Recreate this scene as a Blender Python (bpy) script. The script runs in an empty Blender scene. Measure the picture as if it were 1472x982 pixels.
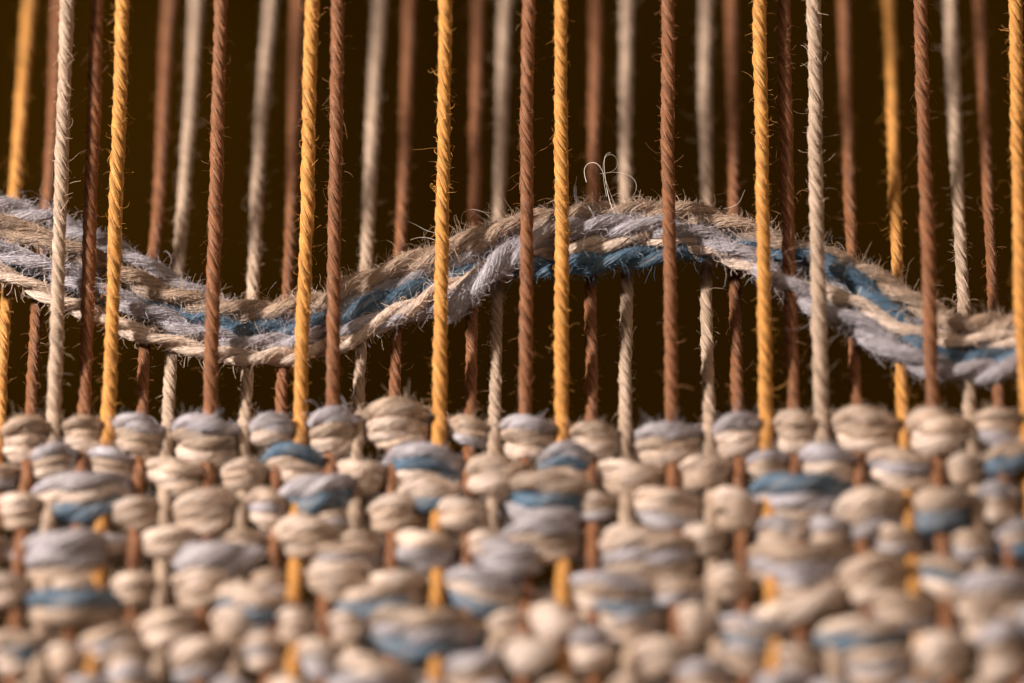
import bpy, math
import numpy as np

# ------------------------------------------------------------------ camera, world, lamps
SC = bpy.context.scene
S = 1e-4            # one unit of layout = 0.1 mm
D = 5080.0          # camera distance to the fell of the cloth
CX, CY = 736.0, 491.0

cam_data = bpy.data.cameras.new('camera')
cam = bpy.data.objects.new('camera', cam_data)
SC.collection.objects.link(cam)
cam.location = (0, -D*S, 0)
cam.rotation_euler = (math.radians(90), 0, 0)
cam_data.sensor_width = 36
cam_data.lens = 36*D/1472.0
cam_data.clip_start = 0.01
cam_data.clip_end = 50
cam_data.dof.use_dof = True
cam_data.dof.focus_distance = (D+100)*S
cam_data.dof.aperture_fstop = 3.8
SC.camera = cam

world = bpy.data.worlds.new('World')
SC.world = world
world.use_nodes = True
world.node_tree.nodes['Background'].inputs[0].default_value = (1.0, 0.62, 0.34, 1)
world.node_tree.nodes['Background'].inputs[1].default_value = 0.05

SC.view_settings.view_transform = 'Standard'
SC.view_settings.look = 'None'
SC.view_settings.exposure = 0
SC.view_settings.gamma = 1


def area(name, loc, target, size, power, col):
    l = bpy.data.lights.new(name, 'AREA')
    l.shape = 'SQUARE'
    l.size = size
    l.energy = power
    l.color = col
    o = bpy.data.objects.new(name, l)
    SC.collection.objects.link(o)
    o.location = loc
    from mathutils import Vector
    o.rotation_euler = (Vector(target)-Vector(loc)).to_track_quat('-Z', 'Y').to_euler()
    return o


area('key_lamp', (-0.54, -0.26, 0.31), (0, 0, 0), 0.062, 13.4, (1.0, 0.92, 0.83))
area('fill_lamp', (0.35, -0.75, 0.45), (0, 0.02, 0), 0.5, 2.5, (1.0, 0.80, 0.60))

rng = np.random.default_rng(7)


# ------------------------------------------------------------------ helpers
def W(px, py, Y):
    """layout coordinates (with depth Y) -> metres, shape (n,3)"""
    px, py, Y = np.broadcast_arrays(np.asarray(px, float), np.asarray(py, float), np.asarray(Y, float))
    k = (D+Y)/D
    return np.stack([(px-CX)*k, Y, (CY-py)*k], -1)


def yaw(x):
    u = np.asarray(x, float)-CX
    return -0.06*u - 0.00008*u*u


FELL = 628.0


def cloth_Y(x, y):
    return yaw(x) - 0.75*(np.asarray(y, float)-FELL)


def gauss(a, sig):
    if sig <= 0:
        return a
    n = int(sig*3)+1
    k = np.exp(-0.5*(np.arange(-n, n+1)/sig)**2)
    k /= k.sum()
    p = np.concatenate([2*a[0]-a[n:0:-1], a, 2*a[-1]-a[-2:-n-2:-1]])
    return np.convolve(p, k, 'valid')


def wobble(n, sig, amp):
    w = gauss(rng.standard_normal(n+8), sig)[4:4+n]
    return w/(w.std()+1e-9)*amp


def norm(v):
    return v/(np.linalg.norm(v, axis=-1, keepdims=True)+1e-12)


def tangent(c):
    return norm(np.gradient(c, axis=0))


def resample(c, step, *extra):
    d = np.concatenate([[0], np.cumsum(np.linalg.norm(np.diff(c, axis=0), axis=1))])
    n = max(4, int(d[-1]/step))
    s = np.linspace(0, d[-1], n)
    out = [np.stack([np.interp(s, d, c[:, i]) for i in range(3)], -1), s]
    for e in extra:
        out.append(np.interp(s, d, e))
    return out


HAND = -1.0


def ply_paths(c, s, R, nply, pitch, ro, rp, phase=None):
    """twisted plies about the centre line c; R(s) is the yarn radius"""
    t = tangent(c)
    ref = np.array([0, 1.0, 0])
    n = norm(ref - (t@ref)[:, None]*t)
    b = np.cross(t, n)
    # every yarn is spun a little unevenly
    ph0 = rng.uniform(0, 6.28) if phase is None else phase
    ph = ph0 + HAND*2*np.pi*s/pitch + wobble(len(s), 22, 0.55)
    plies = []
    for k in range(nply):
        a = ph + 2*np.pi*k/nply
        rad = np.cos(a)[:, None]*n + np.sin(a)[:, None]*b
        cc = c + rad*(R*ro*(1+wobble(len(s), 9, 0.05)))[:, None]
        tt = tangent(cc)
        n1 = norm(rad - np.sum(rad*tt, 1)[:, None]*tt)
        b1 = np.cross(tt, n1)
        rr = R*rp*(1+wobble(len(s), 6, 0.06))
        plies.append(dict(c=cc, n=n1, b=b1, t=tt, r=rr, s=s))
    return plies


def tube_arrays(p, sides, close=True):
    m = len(p['s'])
    th = np.linspace(0, 2*np.pi, sides, endpoint=False)
    co, si = np.cos(th), np.sin(th)
    v = p['c'][:, None, :] + p['r'][:, None, None]*(co[None, :, None]*p['n'][:, None, :] + si[None, :, None]*p['b'][:, None, :])
    off = rng.uniform(-500, 500)
    fib = np.stack([np.broadcast_to(co*7, (m, sides)), np.broadcast_to(si*7, (m, sides)),
                    np.broadcast_to((p['s']*1.0)[:, None]+off, (m, sides))], -1)
    i = np.arange(m-1)[:, None]*sides
    j = np.arange(sides)[None, :]
    j2 = (j+1) % sides
    f = np.stack([i+j, i+j2, i+sides+j2, i+sides+j], -1).reshape(-1, 4)
    v = v.reshape(-1, 3)
    fib = fib.reshape(-1, 3)
    return v, f, fib


def mesh_from(name, parts):
    vs, fs, fb, n = [], [], [], 0
    for v, f, b in parts:
        vs.append(v)
        fs.append(f+n)
        fb.append(b)
        n += len(v)
    v = np.concatenate(vs)*S
    f = np.concatenate(fs)
    b = np.concatenate(fb)
    me = bpy.data.meshes.new(name)
    me.vertices.add(len(v))
    me.vertices.foreach_set('co', v.astype(np.float32).ravel())
    me.loops.add(f.size)
    me.loops.foreach_set('vertex_index', f.astype(np.int32).ravel())
    me.polygons.add(len(f))
    me.polygons.foreach_set('loop_start', np.arange(0, f.size, 4, dtype=np.int32))
    me.polygons.foreach_set('use_smooth', np.ones(len(f), bool))
    me.update(calc_edges=True)
    a = me.attributes.new('fibre', 'FLOAT_VECTOR', 'POINT')
    a.data.foreach_set('vector', b.astype(np.float32).ravel())
    return me


def link(name, data, parent=None, mat=None):
    o = bpy.data.objects.new(name, data)
    SC.collection.objects.link(o)
    if mat is not None:
        data.materials.append(mat)
    if parent is not None:
        o.parent = parent
    return o


def tag(o, label, cat, group=None):
    o['label'] = label
    o['category'] = cat
    if group:
        o['group'] = group


# ---- loose fibres -------------------------------------------------
def frame_at(p, s):
    x = np.interp(s, p['s'], np.arange(len(p['s'])))
    i = np.clip(x.astype(int), 0, len(p['s'])-2)
    f = (x-i)[..., None]
    g = lambda a: a[i]*(1-f)+a[i+1]*f
    return g(p['c']), g(p['n']), g(p['b']), g(p['t']), p['r'][i]


def lying_fibres(p, count, lift=0.18, L=(18, 60), K=6):
    """fibres that lie along the ply and lift off it a little"""
    s0 = rng.uniform(p['s'][0], p['s'][-1]-L[1], count)
    ln = rng.uniform(L[0], L[1], count)
    t = np.linspace(0, 1, K)
    s = s0[:, None]+ln[:, None]*t
    c, n, b, tt, r = frame_at(p, s)
    th = rng.uniform(0, 2*np.pi, count)[:, None] + rng.normal(0, 0.5, count)[:, None]*t
    amp = np.abs(rng.normal(0, lift, count))[:, None]
    kind = rng.random(count)[:, None]
    h = np.where(kind < .5, amp*4*t*(1-t), amp*1.3*t**2) + 0.01
    rr = (r*(1+h))[..., None]
    return c + rr*(np.cos(th)[..., None]*n + np.sin(th)[..., None]*b)


def halo_fibres(p, count, Lmean=22, Lmax=80, curl=2.0, K=9, smin=None, smax=None):
    s0 = rng.uniform(p['s'][0] if smin is None else smin, p['s'][-1] if smax is None else smax, count)
    c, n, b, t, r = frame_at(p, s0)
    th = rng.uniform(0, 2*np.pi, count)
    rad = np.cos(th)[:, None]*n + np.sin(th)[:, None]*b
    pos = c + rad*(r*0.93)[:, None]
    d = norm(rad*rng.uniform(.25, 1, count)[:, None] + t*rng.normal(0, .8, count)[:, None] + rng.normal(0, .25, (count, 3)))
    L = np.minimum(rng.exponential(Lmean, count)+5, Lmax)
    ax = norm(rng.normal(0, 1, (count, 3)))
    kap = rng.normal(0, curl, count)/(K-1)
    kap = np.where(rng.random(count) < .12, kap*2.6, kap)
    pts = [pos]
    for k in range(K-1):
        c1, s1 = np.cos(kap)[:, None], np.sin(kap)[:, None]
        d = d*c1 + np.cross(ax, d)*s1 + ax*np.sum(ax*d, 1)[:, None]*(1-c1)
        d = norm(d + rng.normal(0, .07, (count, 3)))
        pos = pos + d*(L/(K-1))[:, None]
        pts.append(pos)
    return np.stack(pts, 1)


def curves_obj(name, groups, parent, mat):
    """groups: list of (points (n,K,3), radius, colour)"""
    cu = bpy.data.hair_curves.new(name)
    sizes, pos, rad, col = [], [], [], []
    for pts, r, c in groups:
        n, K = pts.shape[:2]
        if n == 0:
            continue
        sizes += [K]*n
        pos.append(pts.reshape(-1, 3))
        tp = np.linspace(1, 0.45, K)
        rr = r*np.exp(rng.normal(0, .25, n))[:, None]*tp
        rad.append(rr.ravel())
        var = rng.normal(1, .28, n).clip(.4, 1.7)
        cc = np.ones((n, 4))
        cc[:, :3] = np.asarray(c)[None]*var[:, None]
        col.append(cc)
    cu.add_curves(sizes)
    cu.attributes['position'].data.foreach_set('vector', (np.concatenate(pos)*S).astype(np.float32).ravel())
    a = cu.attributes.get('radius') or cu.attributes.new('radius', 'FLOAT', 'POINT')
    a.data.foreach_set('value', (np.concatenate(rad)*S).astype(np.float32))
    a = cu.attributes.new('tint', 'FLOAT_COLOR', 'CURVE')
    a.data.foreach_set('color', np.concatenate(col).astype(np.float32).ravel())
    o = link(name, cu, parent, mat)
    o['kind'] = 'stuff'
    return o


# ------------------------------------------------------------------ materials
def shade(c, k):
    return tuple(min(1, x*k) for x in c)


def wool(name, col, dark, light, bump=0.9, fine=0.42, alt=None, amount=.6):
    m = bpy.data.materials.new(name)
    m.use_nodes = True
    nt = m.node_tree
    N, Lk = nt.nodes, nt.links
    bs = N['Principled BSDF']
    at = N.new('ShaderNodeAttribute')
    at.attribute_name = 'fibre'
    mp = N.new('ShaderNodeMapping')
    mp.inputs['Scale'].default_value = (1, 1, 0.07)
    Lk.new(at.outputs['Vector'], mp.inputs[0])
    n1 = N.new('ShaderNodeTexNoise')
    n1.inputs['Scale'].default_value = fine
    n1.inputs['Detail'].default_value = 4
    n1.inputs['Roughness'].default_value = .65
    Lk.new(mp.outputs[0], n1.inputs['Vector'])
    mp2 = N.new('ShaderNodeMapping')
    mp2.inputs['Scale'].default_value = (.12, .12, .02)
    Lk.new(at.outputs['Vector'], mp2.inputs[0])
    n2 = N.new('ShaderNodeTexNoise')
    n2.inputs['Scale'].default_value = 1
    n2.inputs['Detail'].default_value = 3
    Lk.new(mp2.outputs[0], n2.inputs['Vector'])
    r1 = N.new('ShaderNodeValToRGB')
    e = r1.color_ramp.elements
    e[0].position, e[0].color = .37, (*dark, 1)
    e[1].position, e[1].color = .63, (*light, 1)
    mid = e.new(.49)
    mid.color = (*col, 1)
    ad = N.new('ShaderNodeMath')
    ad.operation = 'MULTIPLY_ADD'
    ad.inputs[1].default_value = .55
    mu = N.new('ShaderNodeMath')
    mu.operation = 'MULTIPLY'
    mu.inputs[1].default_value = .45
    Lk.new(n2.outputs['Fac'], mu.inputs[0])
    Lk.new(n1.outputs['Fac'], ad.inputs[0])
    Lk.new(mu.outputs[0], ad.inputs[2])
    Lk.new(ad.outputs[0], r1.inputs[0])
    # patches where the spinning brought another tone of fleece to the surface
    r2 = N.new('ShaderNodeValToRGB')
    e = r2.color_ramp.elements
    a0 = alt or shade(col, .8)
    e[0].position, e[0].color = .37, (*shade(a0, .5), 1)
    e[1].position, e[1].color = .63, (*shade(a0, 1.35), 1)
    mid = e.new(.49)
    mid.color = (*a0, 1)
    Lk.new(ad.outputs[0], r2.inputs[0])
    mp3 = N.new('ShaderNodeMapping')
    mp3.inputs['Scale'].default_value = (.085, .085, .013)
    mp3.inputs['Location'].default_value = (3.1, 7.7, 1.3)
    Lk.new(at.outputs['Vector'], mp3.inputs[0])
    n3 = N.new('ShaderNodeTexNoise')
    n3.inputs['Scale'].default_value = 1
    n3.inputs['Detail'].default_value = 4
    n3.inputs['Roughness'].default_value = .7
    Lk.new(mp3.outputs[0], n3.inputs['Vector'])
    mr = N.new('ShaderNodeMapRange')
    mr.inputs['From Min'].default_value = .42
    mr.inputs['From Max'].default_value = .57
    mr.inputs['To Max'].default_value = amount
    Lk.new(n3.outputs['Fac'], mr.inputs['Value'])
    mx = N.new('ShaderNodeMix')
    mx.data_type = 'RGBA'
    Lk.new(mr.outputs[0], mx.inputs['Factor'])
    Lk.new(r1.outputs[0], mx.inputs[6])
    Lk.new(r2.outputs[0], mx.inputs[7])
    Lk.new(mx.outputs[2], bs.inputs['Base Color'])
    bp = N.new('ShaderNodeBump')
    bp.inputs['Strength'].default_value = bump
    bp.inputs['Distance'].default_value = 3.0*S
    Lk.new(n1.outputs['Fac'], bp.inputs['Height'])
    Lk.new(bp.outputs[0], bs.inputs['Normal'])
    bs.inputs['Roughness'].default_value = .72
    bs.inputs['Specular IOR Level'].default_value = .25
    bs.inputs['Sheen Weight'].default_value = .25
    bs.inputs['Sheen Roughness'].default_value = .5
    bs.inputs['Sheen Tint'].default_value = (*light, 1)
    return m

COL = dict(
    yellow=(0.47, 0.222, 0.054),
    brown=(0.200, 0.080, 0.032),
    beige=(0.385, 0.275, 0.205),
    cream=(0.475, 0.35, 0.27),
    ecru=(0.57, 0.445, 0.365),
    tan=(0.385, 0.275, 0.205),
    lavender=(0.37, 0.335, 0.365),
    blue=(0.075, 0.135, 0.205),
)
ALT = dict(yellow=(0.40, 0.165, 0.035), brown=(0.15, 0.053, 0.022), beige=(0.27, 0.185, 0.12), cream=(0.34, 0.275, 0.25), ecru=(0.45, 0.36, 0.32),
           tan=(0.27, 0.215, 0.18), lavender=(0.26, 0.225, 0.215), blue=(0.20, 0.185, 0.185))
MAT = {k: wool('wool_'+k, c, shade(c, .45), shade(c, 1.4), alt=ALT[k]) for k, c in COL.items()}
MAT['blue'] = wool('wool_muted_blue', COL['blue'], (0.025, 0.05, 0.08), (0.16, 0.25, 0.34), alt=ALT['blue'], amount=.9)
MAT['lavender'] = wool('wool_grey_lavender', COL['lavender'], (0.17, 0.155, 0.165), (0.54, 0.50, 0.54), alt=ALT['lavender'], amount=.8)
# the wool beaten into the cloth is coarser and more mixed in tone
CLOTH = {k: wool('cloth_wool_'+k, COL[k], shade(COL[k], .40), shade(COL[k], 1.4), bump=1.0, fine=.27, alt=ALT[k], amount=.95)
         for k in ('cream', 'ecru', 'tan', 'lavender', 'blue')}

fz = bpy.data.materials.new('loose_fibre')
fz.use_nodes = True
_a = fz.node_tree.nodes.new('ShaderNodeAttribute')
_a.attribute_name = 'tint'
_b = fz.node_tree.nodes['Principled BSDF']
fz.node_tree.links.new(_a.outputs['Color'], _b.inputs['Base Color'])
_b.inputs['Roughness'].default_value = .45
_b.inputs['Specular IOR Level'].default_value = .5

# ------------------------------------------------------------------ backdrop (added dark brown sheet standing in for the blurred darkness behind the loom)
bm_ = bpy.data.materials.new('dark_brown_backdrop')
bm_.use_nodes = True
_n = bm_.node_tree
_p = _n.nodes['Principled BSDF']
_p.inputs['Roughness'].default_value = .95
_p.inputs['Specular IOR Level'].default_value = 0
_t = _n.nodes.new('ShaderNodeTexNoise')
_t.inputs['Scale'].default_value = 9
_t.inputs['Detail'].default_value = 3
_r = _n.nodes.new('ShaderNodeValToRGB')
_r.color_ramp.elements[0].position = .35
_r.color_ramp.elements[1].position = .65
_r.color_ramp.elements[0].color = (0.012, 0.0055, 0.0001, 1)
_r.color_ramp.elements[1].color = (0.021, 0.0092, 0.0003, 1)
_c = _n.nodes.new('ShaderNodeTexCoord')
_n.links.new(_c.outputs['Object'], _t.inputs['Vector'])
_n.links.new(_t.outputs['Fac'], _r.inputs[0])
_n.links.new(_r.outputs[0], _p.inputs['Base Color'])
gx, gz = np.meshgrid(np.linspace(-1.5, 1.5, 61), np.linspace(-1.0, 1.2, 45), indexing='ij')
gy = 0.36 + 0.012*np.sin(gx*17+np.sin(gz*5)) + 0.006*np.sin(gx*41)
vv = np.stack([gx, gy, gz], -1).reshape(-1, 3)
ii = np.arange(60)[:, None]*45+np.arange(44)[None]
ff = np.stack([ii, ii+45, ii+46, ii+1], -1).reshape(-1, 4)
me = bpy.data.meshes.new('backdrop')
me.from_pydata(vv.tolist(), [], ff.tolist())
me.polygons.foreach_set('use_smooth', np.ones(len(ff), bool))
bd = link('backdrop', me, None, bm_)
bd['kind'] = 'structure'

# ------------------------------------------------------------------ warp threads
# colour, layer (F = raised in front of the weft, B = lowered behind it), extra depth, [(layout y, layout x) ...], label
WARP = [
 ('yellow', 'B', 0, [(0, 45), (280, 24), (410, 10), (560, 3), (640, -1)], 'yellow warp thread behind the weft, cut by the left edge of the photo'),
 ('brown', 'B', 0, [(0, 84), (250, 72), (440, 52), (560, 45), (620, 42)], 'brown warp thread behind the weft, left of the leftmost cream thread'),
 ('beige', 'F', 0, [(0, 98), (300, 88), (600, 78)], 'cream warp thread in front of the weft, leftmost of all cream threads'),
 ('brown', 'F', 26, [(0, 141), (300, 130), (590, 120)], 'shaded brown warp thread between the leftmost cream thread and a bright yellow one'),
 ('yellow', 'F', 0, [(0, 176), (300, 165), (630, 153)], 'bright yellow warp thread in front of the weft, leftmost yellow one there'),
 ('brown', 'B', 0, [(0, 243), (300, 226), (500, 207), (590, 204)], 'blurred brown warp thread behind the weft, next right of the leftmost bright yellow thread'),
 ('beige', 'B', 0, [(0, 281), (300, 262), (520, 245), (640, 240)], 'cream warp thread behind the weft, leftmost of the cream threads there'),
 ('brown', 'F', -4, [(0, 318), (300, 310), (590, 302)], 'brown front warp thread left of the weft dip, with a cream thread either side'),
 ('beige', 'B', 0, [(0, 389), (200, 375), (400, 365), (540, 355), (640, 350)], 'cream warp thread passing behind the lowest dip of the weft'),
 ('brown', 'B', 0, [(0, 426), (200, 421), (400, 413), (540, 404), (590, 402)], 'brown warp thread half hidden behind a yellow thread at its top'),
 ('yellow', 'F', 0, [(0, 446), (300, 439), (620, 431)], 'yellow warp thread crossing the weft dip, a brown one close on its right'),
 ('brown', 'F', -6, [(0, 485), (300, 480), (580, 476)], 'brown warp thread close right of the yellow thread that crosses the weft dip'),
 ('beige', 'B', 0, [(0, 545), (200, 535), (350, 528), (520, 518), (660, 513)], 'cream warp thread behind the weft where it climbs out of the dip'),
 ('brown', 'B', 0, [(0, 588), (200, 582), (330, 577), (480, 571), (570, 569)], 'brown warp thread ending at the tallest rounded loop on the cloth edge'),
 ('yellow', 'F', 0, [(0, 639), (300, 636), (500, 632), (620, 629)], 'yellow warp thread over the climbing weft, left of the frayed lavender yarn end'),
 ('brown', 'B', 0, [(0, 688), (200, 684), (300, 682), (470, 677), (590, 674)], 'brown warp thread passing behind the frayed lavender yarn end'),
 ('beige', 'B', 0, [(0, 728), (150, 723), (300, 718), (420, 716), (560, 712), (660, 710)], 'cream warp thread behind the weft, right beside the frayed lavender yarn end'),
 ('brown', 'F', 0, [(0, 759), (300, 758), (590, 754)], 'sharp brown front warp thread at mid photo, close left of a yellow one'),
 ('yellow', 'F', 0, [(0, 807), (300, 808), (630, 807)], 'yellow warp thread crossing the left of the weft hump, near mid photo'),
 ('brown', 'B', 0, [(0, 856), (250, 853), (400, 850), (450, 846), (500, 852), (590, 850)], 'slightly kinked brown warp thread behind the top of the weft hump'),
 ('beige', 'B', 0, [(0, 900), (280, 900), (400, 900), (660, 898)], 'cream warp thread behind the weft hump, with curly white hairs crossing it'),
 ('brown', 'F', 0, [(0, 961), (300, 963), (610, 966)], 'sharp brown warp thread crossing the top of the weft hump, alone in a gap'),
 ('beige', 'B', 0, [(0, 1013), (280, 1014), (390, 1015), (650, 1018)], 'cream warp thread behind the right side of the weft hump'),
 ('brown', 'B', 0, [(0, 1052), (280, 1055), (400, 1056), (590, 1059)], 'brown warp thread behind the weft hump, between a cream and a bright yellow thread'),
 ('yellow', 'F', 0, [(0, 1091), (300, 1095), (640, 1102)], 'yellow warp thread in front of the weft where the hump starts to fall'),
 ('brown', 'F', 27, [(0, 1128), (300, 1133), (580, 1140)], 'dark shaded brown warp thread between a yellow one and the palest cream one'),
 ('beige', 'F', 0, [(0, 1169), (300, 1173), (640, 1182)], 'palest cream warp thread, crossing the falling weft right of its hump'),
 ('brown', 'B', 0, [(0, 1213), (300, 1220), (480, 1226), (580, 1230)], 'brown warp thread behind the falling weft, right of the palest cream thread'),
 ('yellow', 'B', 0, [(0, 1277), (300, 1288), (520, 1296), (560, 1297), (640, 1300)], 'ochre yellow warp thread behind the falling weft near the right side'),
 ('brown', 'F', 0, [(0, 1323), (300, 1332), (500, 1338), (580, 1342)], 'brown warp thread in front of the weft with a frayed slub near its top'),
 ('beige', 'B', 0, [(0, 1367), (300, 1378), (560, 1390), (680, 1396)], 'cream warp thread behind the weft, rightmost of all the cream threads'),
 ('brown', 'B', 0, [(0, 1408), (300, 1421), (560, 1435), (620, 1438)], 'thin brown warp thread behind the weft, rightmost of the brown threads'),
 ('yellow', 'F', 0, [(0, 1459), (300, 1466), (600, 1476)], 'yellow warp thread in front of the weft, along the right edge of the photo'),
]
GROUP = dict(yellow='yellow warp threads', brown='brown warp threads', beige='cream warp threads')
TOP, BOT = -360.0, 1130.0
warp_at = []
for col, layer, dz, pts, label in WARP:
    ys = np.array([p[0] for p in pts], float)
    xs = np.array([p[1] for p in pts], float)
    y = np.arange(TOP, BOT, 4.0)
    sl0 = (xs[1]-xs[0])/(ys[1]-ys[0])
    x620 = xs[-1] if ys[-1] > 600 else xs[-1]+(xs[-1]-xs[-2])/(ys[-1]-ys[-2])*(620-ys[-1])
    yy = np.concatenate([[TOP-40], ys, [max(660, ys[-1]+20), BOT+40]])
    low = lambda q: CX+(x620-CX)*(1+1.05e-4*(q-620))
    xx = np.concatenate([[xs[0]+sl0*(TOP-40)], xs, [low(max(660, ys[-1]+20)), low(BOT+40)]])
    x = gauss(np.interp(y, yy, xx), 7)
    warp_at.append((col, lambda q, y=y, x=x: float(np.interp(q, y, x))))
    up = np.clip(FELL+6-y, 0, None)
    Y = yaw(x) + np.where(y > FELL+6, -0.75*(y-FELL), (0.26 if layer == 'F' else 0.70)*up)
    ramp = np.clip(up/120, 0, 1)
    sign = 1 if col == 'brown' else -1        # brown goes under the first pick, the light ones over it
    Y = gauss(Y, 5) + dz*ramp + 1 + (-4 + sign*11*np.cos(2*np.pi*(y-FELL)/108.0))*np.clip((y-FELL+45)/30, 0, 1)
    x = x + wobble(len(y), 14, .9) + wobble(len(y), 36, 1.6)
    Y = Y + wobble(len(y), 20, 1.2)
    c = W(x, y, Y)
    R = (9.9 if layer == 'F' else 8.7)*(1+wobble(len(y), 14, .045)+np.clip(wobble(len(y), 9, .07)-.09, 0, .2))*(0.97 if col == 'brown' else 1.04 if col == 'beige' else 1.0)
    if label.startswith('thin'):
        R = R*.88
    if 'slub' in label:
        R = R*(1+.16*np.exp(-((y-128)/16)**2))
    c, s, R = resample(c, 5.0, R)
    root = bpy.data.objects.new('warp_thread', None)
    SC.collection.objects.link(root)
    root.empty_display_size = .003
    base = c[-1]*S
    root.location = base
    tag(root, label, 'warp thread', GROUP[col])
    plies = ply_paths(c, s, R, 4, rng.uniform(88, 112), 0.46, 0.56)
    grp = []
    for p in plies:
        o = link('ply', mesh_from('ply', [tube_arrays(p, 8)]), root, MAT[col])
        o.location = -base
        vis = 1.0
        tint = shade(COL[col], 1.15)
        grp.append((lying_fibres(p, 700, .07, (16, 60)), .45, tint))
        grp.append((halo_fibres(p, 420, 6, 24, 3.2, K=8), .21, shade(COL[col], 1.3)))
        grp.append((halo_fibres(p, 20, 18, 62, 4.2, K=12), .21, shade(COL[col], 1.4)))
    if 'slub' in label:
        p = plies[0]
        sm = float(np.interp(-128+CY, -p['c'][::1, 2][::1]*-1, p['s'])) if False else p['s'][np.argmin(np.abs(p['c'][:, 2]-(CY-128)))]
        grp.append((halo_fibres(p, 60, 7, 20, 4, smin=sm-16, smax=sm+14), .24, shade(COL[col], 1.5)))
    o = curves_obj('fuzz', grp, root, fz)
    o.location = -base

# ------------------------------------------------------------------ weft bundle lying in the shed
# colour, radius, depth behind the front layer, [(x, y[, extra depth]) ...], label
STRANDS = [
 ('lavender', 15, 40, [(-60, 284), (0, 298), (60, 312), (110, 332), (150, 350), (190, 372), (225, 394), (262, 416), (300, 436), (350, 458),
    (400, 466), (450, 462), (500, 440), (560, 412), (620, 385), (680, 362), (740, 340), (800, 322), (860, 316), (940, 312), (1000, 318),
    (1060, 336), (1120, 362), (1180, 392), (1240, 420), (1300, 458), (1350, 488), (1400, 496), (1450, 492), (1530, 474)],
    'lavender strand that lies on top of the bundle at the left'),
 ('tan', 15, 24, [(-60, 312), (0, 326), (70, 346), (120, 366), (180, 396), (230, 422), (280, 438), (320, 448), (370, 450), (420, 446), (460, 440),
    (500, 420), (540, 397), (600, 374), (640, 356), (700, 336), (750, 322), (800, 314), (860, 308), (940, 304), (1000, 307), (1060, 324),
    (1120, 346), (1180, 368), (1220, 382), (1270, 405), (1310, 430), (1350, 460), (1400, 474), (1440, 470), (1530, 448)],
    'fuzzy tan strand along the top of the bundle'),
 ('lavender', 13, 16, [(-60, 338), (0, 356), (60, 378), (100, 398), (150, 418), (200, 442), (250, 463), (300, 482), (350, 493), (410, 494),
    (450, 488), (500, 474), (560, 459), (620, 440), (668, 424)], 'lavender grey strand ending in a frayed tip'),
 ('blue', 14, 22, [(-60, 360, 14), (0, 371, 14), (60, 391, 14), (120, 411, 14), (190, 438, 12), (270, 462, 4), (330, 475), (380, 478), (425, 474), (470, 468), (510, 450),
    (545, 432), (590, 416, 6), (640, 400, 20), (700, 388, 20), (745, 386, 4), (760, 387), (800, 382), (860, 374), (920, 369), (980, 360), (1030, 358), (1070, 358),
    (1110, 360), (1150, 366), (1178, 373, -8), (1210, 390, -12), (1250, 420, -12), (1290, 460, -10), (1320, 492, -4), (1350, 512), (1400, 518), (1450, 514), (1530, 494)],
    'muted blue strand'),
 ('ecru', 12.5, 14, [(-60, 370), (0, 392), (40, 409), (80, 430), (120, 449), (165, 466), (200, 480), (250, 496), (300, 508), (350, 513), (400, 512),
    (440, 508), (480, 499), (510, 486), (550, 463), (600, 437), (640, 416, 6), (690, 392, 22), (740, 374, 22), (790, 365, 8), (850, 353), (900, 345), (950, 342),
    (990, 346), (1040, 362), (1100, 392), (1150, 414), (1200, 424), (1240, 440), (1280, 466), (1320, 486), (1360, 490), (1400, 490), (1440, 488), (1530, 468)],
    'smooth cream strand along the lower side of the bundle'),
 ('lavender', 16.5, 0, [(652, 441, -4), (675, 416, -4), (700, 394, -4), (730, 369, -2), (760, 347), (800, 331), (860, 325), (910, 323), (950, 324), (985, 330), (1050, 352),
    (1090, 376), (1120, 404), (1160, 430), (1190, 448), (1240, 472), (1280, 498), (1320, 522), (1360, 532), (1400, 537), (1450, 534), (1530, 516)],
    'lavender strand whose frayed cut end shows left of the hump'),
]
weft = bpy.data.objects.new('weft_bundle', None)
SC.collection.objects.link(weft)
weft.empty_display_size = .01
tag(weft, 'thick wavy bundle of fuzzy lavender, tan, blue and cream yarns laid between the warp threads', 'weft yarn')
wgrp = []
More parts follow.
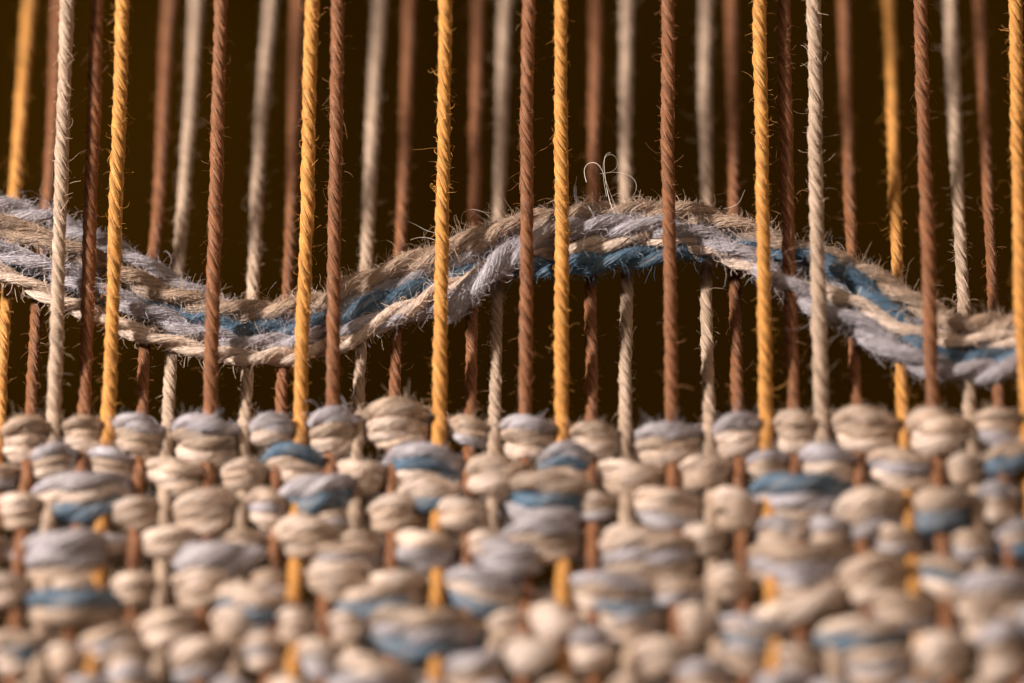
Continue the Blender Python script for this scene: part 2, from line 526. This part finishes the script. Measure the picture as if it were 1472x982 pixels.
for col, rad, dep, pts, label in STRANDS:
    px = np.array([p[0] for p in pts], float)
    py = np.array([p[1] for p in pts], float)
    pz = np.array([p[2] if len(p) > 2 else 0 for p in pts], float)
    x = np.arange(px[0], px[-1], 3.0)
    y = gauss(np.interp(x, px, py), 7) + wobble(len(x), 12, 1.0)
    for cl, fx in warp_at:
        y = y + rng.normal(0, 1.3)*np.exp(-((x-fx(400))/16)**2)
    Y = yaw(x) + 0.26*(FELL+6-y) + 14 + rad + dep*np.clip((FELL-y)/200, .35, 1)*.9 + gauss(np.interp(x, px, pz), 7) + wobble(len(x), 15, 1.5)
    R = rad*(1+wobble(len(x), 16, .06))
    frayed = 'frayed' in label
    if frayed:
        e = (x-x[0]) if px[0] > 0 else (x[-1]-x)
        R = R*np.clip(.55+e/40, .55, 1)
    c, s, R = resample(W(x, y, Y), 4.0, R)
    root = bpy.data.objects.new('strand', None)
    SC.collection.objects.link(root)
    root.parent = weft
    root['label'] = label
    fuzzy = dict(tan=1.5, lavender=1.25, blue=1.15, ecru=.55)[col]
    scale = s[-1]/1600
    for p in ply_paths(c, s, R, 2, rng.uniform(150, 175), 0.52, 0.57):
        link('ply', mesh_from('ply', [tube_arrays(p, 10)]), root, MAT[col])
        wgrp.append((lying_fibres(p, int(3400*scale), .075*fuzzy, (20, 70), K=7), .36, shade(COL[col], 1.12)))
        wgrp.append((halo_fibres(p, int(4600*fuzzy*scale), 8, 34, 4.0, K=9), .23, shade(COL[col], 1.3)))
        wgrp.append((halo_fibres(p, int(260*fuzzy*scale), 22, 75, 5.5, K=16), .22, shade(COL[col], 1.5)))
        if frayed:
            a0, a1 = (0, 30) if px[0] > 0 else (s[-1]-30, s[-1])
            f = halo_fibres(p, 10, 10, 20, 1)
            # the brush of cut fibres at the tip
            n = 420
            k = np.linspace(0, 1, 7)
            i0 = 0 if px[0] > 0 else -1
            dr = -p['t'][0] if px[0] > 0 else p['t'][-1]
            d = norm(dr[None]+rng.normal(0, .15, (n, 3)))
            st = p['c'][i0][None]+rng.normal(0, 4, (n, 3))-dr[None]*22
            ln = rng.uniform(18, 46, n)
            br = st[:, None]+d[:, None]*(ln[:, None]*k)[..., None]+(rng.normal(0, 5, (n, 3))[:, None])*(k**2)[None, :, None]*.5
            wgrp.append((br, .5, shade(COL[col], 1.2)))
# the big loose hair loops that stand up from the hump
loops = [
 [(872, 283), (868, 262), (866, 242), (868, 226), (876, 220), (886, 224), (890, 236), (884, 246), (872, 249)],
 [(862, 250), (880, 247), (898, 248), (912, 256), (917, 268), (912, 282), (902, 290), (893, 291), (888, 286)],
 [(828, 292), (832, 288), (840, 290), (846, 296), (850, 303), (852, 308), (853, 312), (854, 316), (855, 320)],
 [(880, 300), (874, 282), (871, 264), (869, 246), (868, 234), (869, 226), (871, 222), (874, 220), (878, 219)],
 [(843, 262), (838, 246), (842, 236), (852, 232), (862, 236), (868, 250), (874, 270), (880, 285), (886, 300)],
 [(1040, 300), (1052, 298), (1060, 294), (1065, 288), (1066, 284), (1068, 280), (1069, 277), (1070, 275), (1071, 273)],
 [(590, 345), (600, 341), (612, 341), (624, 344), (632, 349), (638, 352), (642, 356), (645, 360), (648, 364)],
 [(664, 322), (662, 312), (666, 304), (676, 300), (688, 302), (698, 306), (706, 306), (712, 304), (716, 302)],
 [(585, 318), (596, 322), (606, 328), (614, 332), (622, 334), (630, 336), (636, 340), (640, 344), (645, 350)],
 [(505, 428), (512, 432), (518, 438), (524, 442), (530, 444), (536, 444), (542, 442), (548, 440), (552, 436)],
]
lp = []
for q in loops:
    q = np.array(q, float)
    t = np.linspace(0, 8, 24)
    xx, yy = gauss(np.interp(t, np.arange(9), q[:, 0]), 1.5), gauss(np.interp(t, np.arange(9), q[:, 1]), 1.5)
    lp.append(W(xx, yy, yaw(xx)+104+6*np.sin(t)))
wgrp.append((np.stack(lp), .27, (0.62, 0.55, 0.48)))
curves_obj('fuzz', wgrp, weft, fz)

# ------------------------------------------------------------------ woven cloth
# every row: (x0, x1, y0, y1, strands seen from top to bottom) for each place where the weft comes over the warp
# L lavender  B blue  C cream  T tan  E ecru
ROWS = [
 (630, 'brown', False, [(4, 66, 600, 667, 'TCE'), (92, 146, 596, 650, 'TCE'), (164, 232, 596, 661, 'LTC'), (250, 342, 597, 675, 'LTE'), (366, 422, 596, 648, 'LE'),
   (446, 508, 585, 658, 'LTE'), (524, 614, 570, 645, 'TEC'), (648, 702, 597, 642, 'TCL'), (722, 797, 595, 667, 'LTE'), (822, 886, 604, 654, 'TC'),
   (912, 1006, 610, 672, 'LTC'), (1030, 1090, 594, 660, 'LEC'), (1116, 1172, 588, 652, 'CTE'), (1197, 1291, 586, 652, 'CTE'), (1313, 1380, 588, 656, 'CE'), (1402, 1474, 585, 640, 'TCL')]),
 (680, 'light', False, [(-30, 22, 672, 708, 'TCL'), (44, 104, 632, 690, 'LTE'), (128, 191, 644, 684, 'LTC'), (210, 297, 662, 708, 'CE'), (321, 381, 662, 710, 'ECT'), (358, 357, 0, 0, ''),
   (383, 468, 635, 692, 'BCE'), (485, 551, 665, 714, 'ECT'), (555, 672, 632, 699, 'LBE'), (676, 747, 662, 725, 'CE'), (771, 856, 632, 690, 'LBC'),
   (858, 955, 664, 719, 'ECT'), (977, 1044, 656, 703, 'ECT'), (1074, 1129, 646, 691, 'LTC'), (1156, 1225, 640, 690, 'LE'), (1247, 1346, 648, 702, 'CLE'),
   (1367, 1404, 651, 703, 'ECT'), (1405, 1500, 634, 676, 'TB')]),
 (712, 'none', False, [(44, 188, 678, 749, 'LEB'), (400, 511, 682, 737, 'LB'), (574, 654, 690, 737, 'EB'), (720, 854, 680, 764, 'TBL'), (1080, 1225, 686, 764, 'BLT')]),
 (738, 'brown', False, [(-2, 58, 708, 762, 'ECT'), (162, 226, 712, 760, 'CT'), (249, 338, 704, 772, 'ETC'), (360, 411, 704, 757, 'CLE'), (455, 500, 735, 770, 'TLC'), (530, 606, 708, 758, 'ECT'), (631, 698, 719, 768, 'EC'),
   (828, 884, 708, 748, 'CTL'), (909, 1009, 703, 764, 'CEL'), (1026, 1085, 695, 762, 'ECT'), (1120, 1165, 760, 790, 'TLC'), (1201, 1300, 694, 776, 'ETL'), (1321, 1386, 697, 772, 'TB'), (1411, 1453, 692, 750, 'LTE')]),
 (778, 'light', False, [(50, 110, 770, 800, 'LTC'), (130, 180, 770, 800, 'LTC'), (206, 286, 756, 804, 'EC'), (325, 372, 762, 800, 'TCL'), (394, 483, 740, 802, 'ECT'), (488, 548, 765, 800, 'TCL'), (574, 644, 762, 820, 'EL'), (676, 722, 760, 806, 'EC'),
   (724, 830, 748, 808, 'LTE'), (870, 930, 752, 796, 'ECT'), (986, 1036, 753, 802, 'ECT'), (1092, 1160, 742, 788, 'LTC'), (1165, 1215, 742, 788, 'LT'), (1256, 1318, 756, 798, 'CTL'), (1370, 1420, 765, 806, 'TCL'), (1440, 1490, 750, 800, 'LCB')]),
 (800, 'none', False, [(32, 154, 764, 846, 'LLT'), (249, 376, 781, 824, 'L'), (440, 548, 781, 826, 'TLC'), (682, 778, 776, 828, 'LL'), (857, 1004, 760, 838, 'CLT'), (1074, 1225, 784, 866, 'TLT')]),
 (846, 'brown', True, [(-24, 36, 824, 877, 'EC'), (165, 218, 821, 874, 'ECT'), (247, 338, 818, 874, 'ECT'), (360, 415, 818, 862, 'TCL'), (443, 529, 816, 869, 'ECT'), (540, 601, 818, 848, 'E'),
   (640, 749, 824, 888, 'LEB'), (814, 938, 824, 880, 'LTE'), (1026, 1071, 810, 866, 'ECT'), (1204, 1301, 794, 874, 'CTE'), (1321, 1410, 803, 862, 'TBE')]),
 (872, 'none', False, [(32, 176, 848, 906, 'BT'), (311, 413, 846, 922, 'EBL'), (480, 606, 840, 888, 'CB'), (836, 951, 872, 910, 'BCE'), (1074, 1216, 858, 892, 'E'), (1247, 1347, 858, 908, 'TCL'), (1373, 1490, 816, 896, 'LTE')]),
 (902, 'light', True, [(-20, 82, 908, 952, 'TB'), (114, 199, 903, 957, 'TLC'), (200, 286, 873, 929, 'CE'), (399, 448, 876, 930, 'ECT'), (473, 522, 881, 929, 'ECT'), (523, 698, 874, 953, 'TLB'), (700, 761, 881, 918, 'ECT'),
   (775, 820, 868, 923, 'E'), (974, 1027, 868, 923, 'ECT'), (1028, 1138, 888, 932, 'LCB'), (1164, 1303, 889, 936, 'EB')]),
 (950, 'brown', True, [(64, 118, 928, 977, 'ECT'), (249, 319, 919, 984, 'ETL'), (355, 401, 908, 964, 'CLE'), (435, 482, 919, 975, 'EL'), (484, 578, 946, 1000, 'EL'), (640, 728, 941, 1002, 'LTC'),
   (735, 786, 911, 967, 'E'), (819, 876, 903, 970, 'LEC'), (912, 993, 916, 975, 'ECT'), (1114, 1176, 928, 984, 'CTL'), (1212, 1320, 933, 992, 'TLC'), (1324, 1380, 906, 975, 'EC'), (1413, 1469, 895, 975, 'LTE')]),
 (1004, 'light', True, [(152, 216, 955, 1006, 'LEC'), (975, 1047, 944, 1004, 'LTE')]),
 (1056, 'brown', True, []),
 (1106, 'light', True, []),
]
CODE = dict(L='lavender', B='blue', C='cream', T='tan', E='ecru')
cloth = bpy.data.objects.new('woven_cloth', None)
SC.collection.objects.link(cloth)
cloth.empty_display_size = .01
tag(cloth, 'nubbly handwoven cloth of cream, tan, lavender and blue wool below the loose weft', 'woven cloth')
XS = np.arange(-95.0, 1570.0, 3.0)
for ri, (yc, over, auto, bumps) in enumerate(ROWS):
    bumps = [list(b) for b in bumps if b[1] > b[0]]
    if auto:
        for col, fx in warp_at:
            if (over == 'brown') != (col == 'brown'):
                continue
            x = fx(yc)
            if any(b[0]-14 < x < b[1]+14 for b in bumps):
                continue
            w = rng.uniform(24, 34)
            h = rng.uniform(21, 29)
            yo = rng.normal(0, 5)
            l0, r0 = x-w, x+w
            for b in bumps:
                if b[1] <= x:
                    l0 = max(l0, b[1]+1)
                if b[0] >= x:
                    r0 = min(r0, b[0]-1)
            bumps.append([l0, r0, yc+yo-h, yc+yo+h, ['ECT', 'LTE', 'CTL', 'LB', 'EC', 'TCE', 'LTC'][rng.integers(7)]])
    bumps.sort()
    cen_x = [-200]+[(b[0]+b[1])/2 for b in bumps]+[1700]
    cen_y = [yc]+[(b[2]+b[3])/2 for b in bumps]+[yc]
    if over == 'none':
        # between its floats this pick dives back to the row line
        cen_x, cen_y = [-200], [yc]
        for b in bumps:
            cen_x += [b[0]-25, (b[0]+b[1])/2, b[1]+25]
            cen_y += [yc, (b[2]+b[3])/2, yc]
        cen_x.append(1700)
        cen_y.append(yc)
    base_y = gauss(np.interp(XS, cen_x, cen_y), 5)
    wgt = np.zeros(len(XS))
    tilt = np.zeros(len(XS))
    for b in bumps:
        m = (XS >= b[0]) & (XS <= b[1])
        tilt[m] = (XS[m]-(b[0]+b[1])/2)*rng.normal(.02, .10)
        u = (XS-(b[0]+b[1])/2)/((b[1]-b[0])/2+8)
        wgt = np.maximum(wgt, np.clip(1-u*u, 0, 1)**(.72 if b[1]-b[0] < 75 else .85))
    wgt = gauss(wgt, 1.2)
    row = bpy.data.objects.new('weft_row', None)
    SC.collection.objects.link(row)
    row.parent = cloth
    fg = []
    # which letters does this row use, and how often in one float
    need = {}
    for b in bumps:
        for ch in set(b[4]):
            need[ch] = max(need.get(ch, 0), b[4].count(ch))
    strands = [(ch, k) for ch in 'LBCTE' for k in range(need.get(ch, 0))]
    for ch, k in strands:
        col = CODE[ch]
        yo = np.zeros(len(XS))
        rr = np.full(len(XS), 8.0)
        fr = np.zeros(len(XS))
        for b in bumps:
            m = (XS >= b[0]-4) & (XS <= b[1]+4)
            n = len(b[4])
            pos = [i for i, q in enumerate(b[4]) if q == ch]
            h = b[3]-b[2]
            wide = b[1]-b[0]
            if k < len(pos):
                r = np.clip(h/n*0.5*1.12, 7, 26)
                o = (pos[k]-(n-1)/2)*max(0, (h-2*r))/max(1, n-1) if n > 1 else 0
                yo[m], rr[m] = o+rng.normal(0, 1.0), r
                fr[m] = -(12+min(r, 17)*.95 + min(8, wide*.05)) - (3 if pos[k] == n-1 else 0)
            else:
                yo[m], rr[m] = rng.normal(0, 4), 6.5
                fr[m] = -10
        yo, rr, fr = gauss(yo, 3), gauss(rr, 3), gauss(fr, 2)
        w = wgt
        y = base_y + gauss(tilt, 3) + yo*(.22+.78*w) + wobble(len(XS), 8, .8)
        Y = cloth_Y(XS, y*0+base_y) + 25*(1-w) + fr*w + wobble(len(XS), 6, 1.0)
        R = np.maximum(rr*1.06*(.46+.54*w), 5.0)*(1+wobble(len(XS), 9, .05))
        c, s, R = resample(W(XS, y, Y), 4.5, R)
        plies = ply_paths(c, s, R, 2, rng.uniform(130, 170), 0.34, 0.70)
        link('strand', mesh_from('strand', [tube_arrays(p, 9) for p in plies]), row, CLOTH[col])
        q = 1.0 if ri < 2 else .6
        for p in plies:
            fg.append((lying_fibres(p, int(2600*q), .10, (18, 55)), .5, shade(COL[col], 1.1)))
            fg.append((halo_fibres(p, int(2600*q), 9 if ri == 0 else 6.5, 34, 3.4, K=8), .26, shade(COL[col], 1.25)))
    curves_obj('fuzz', fg, row, fz)
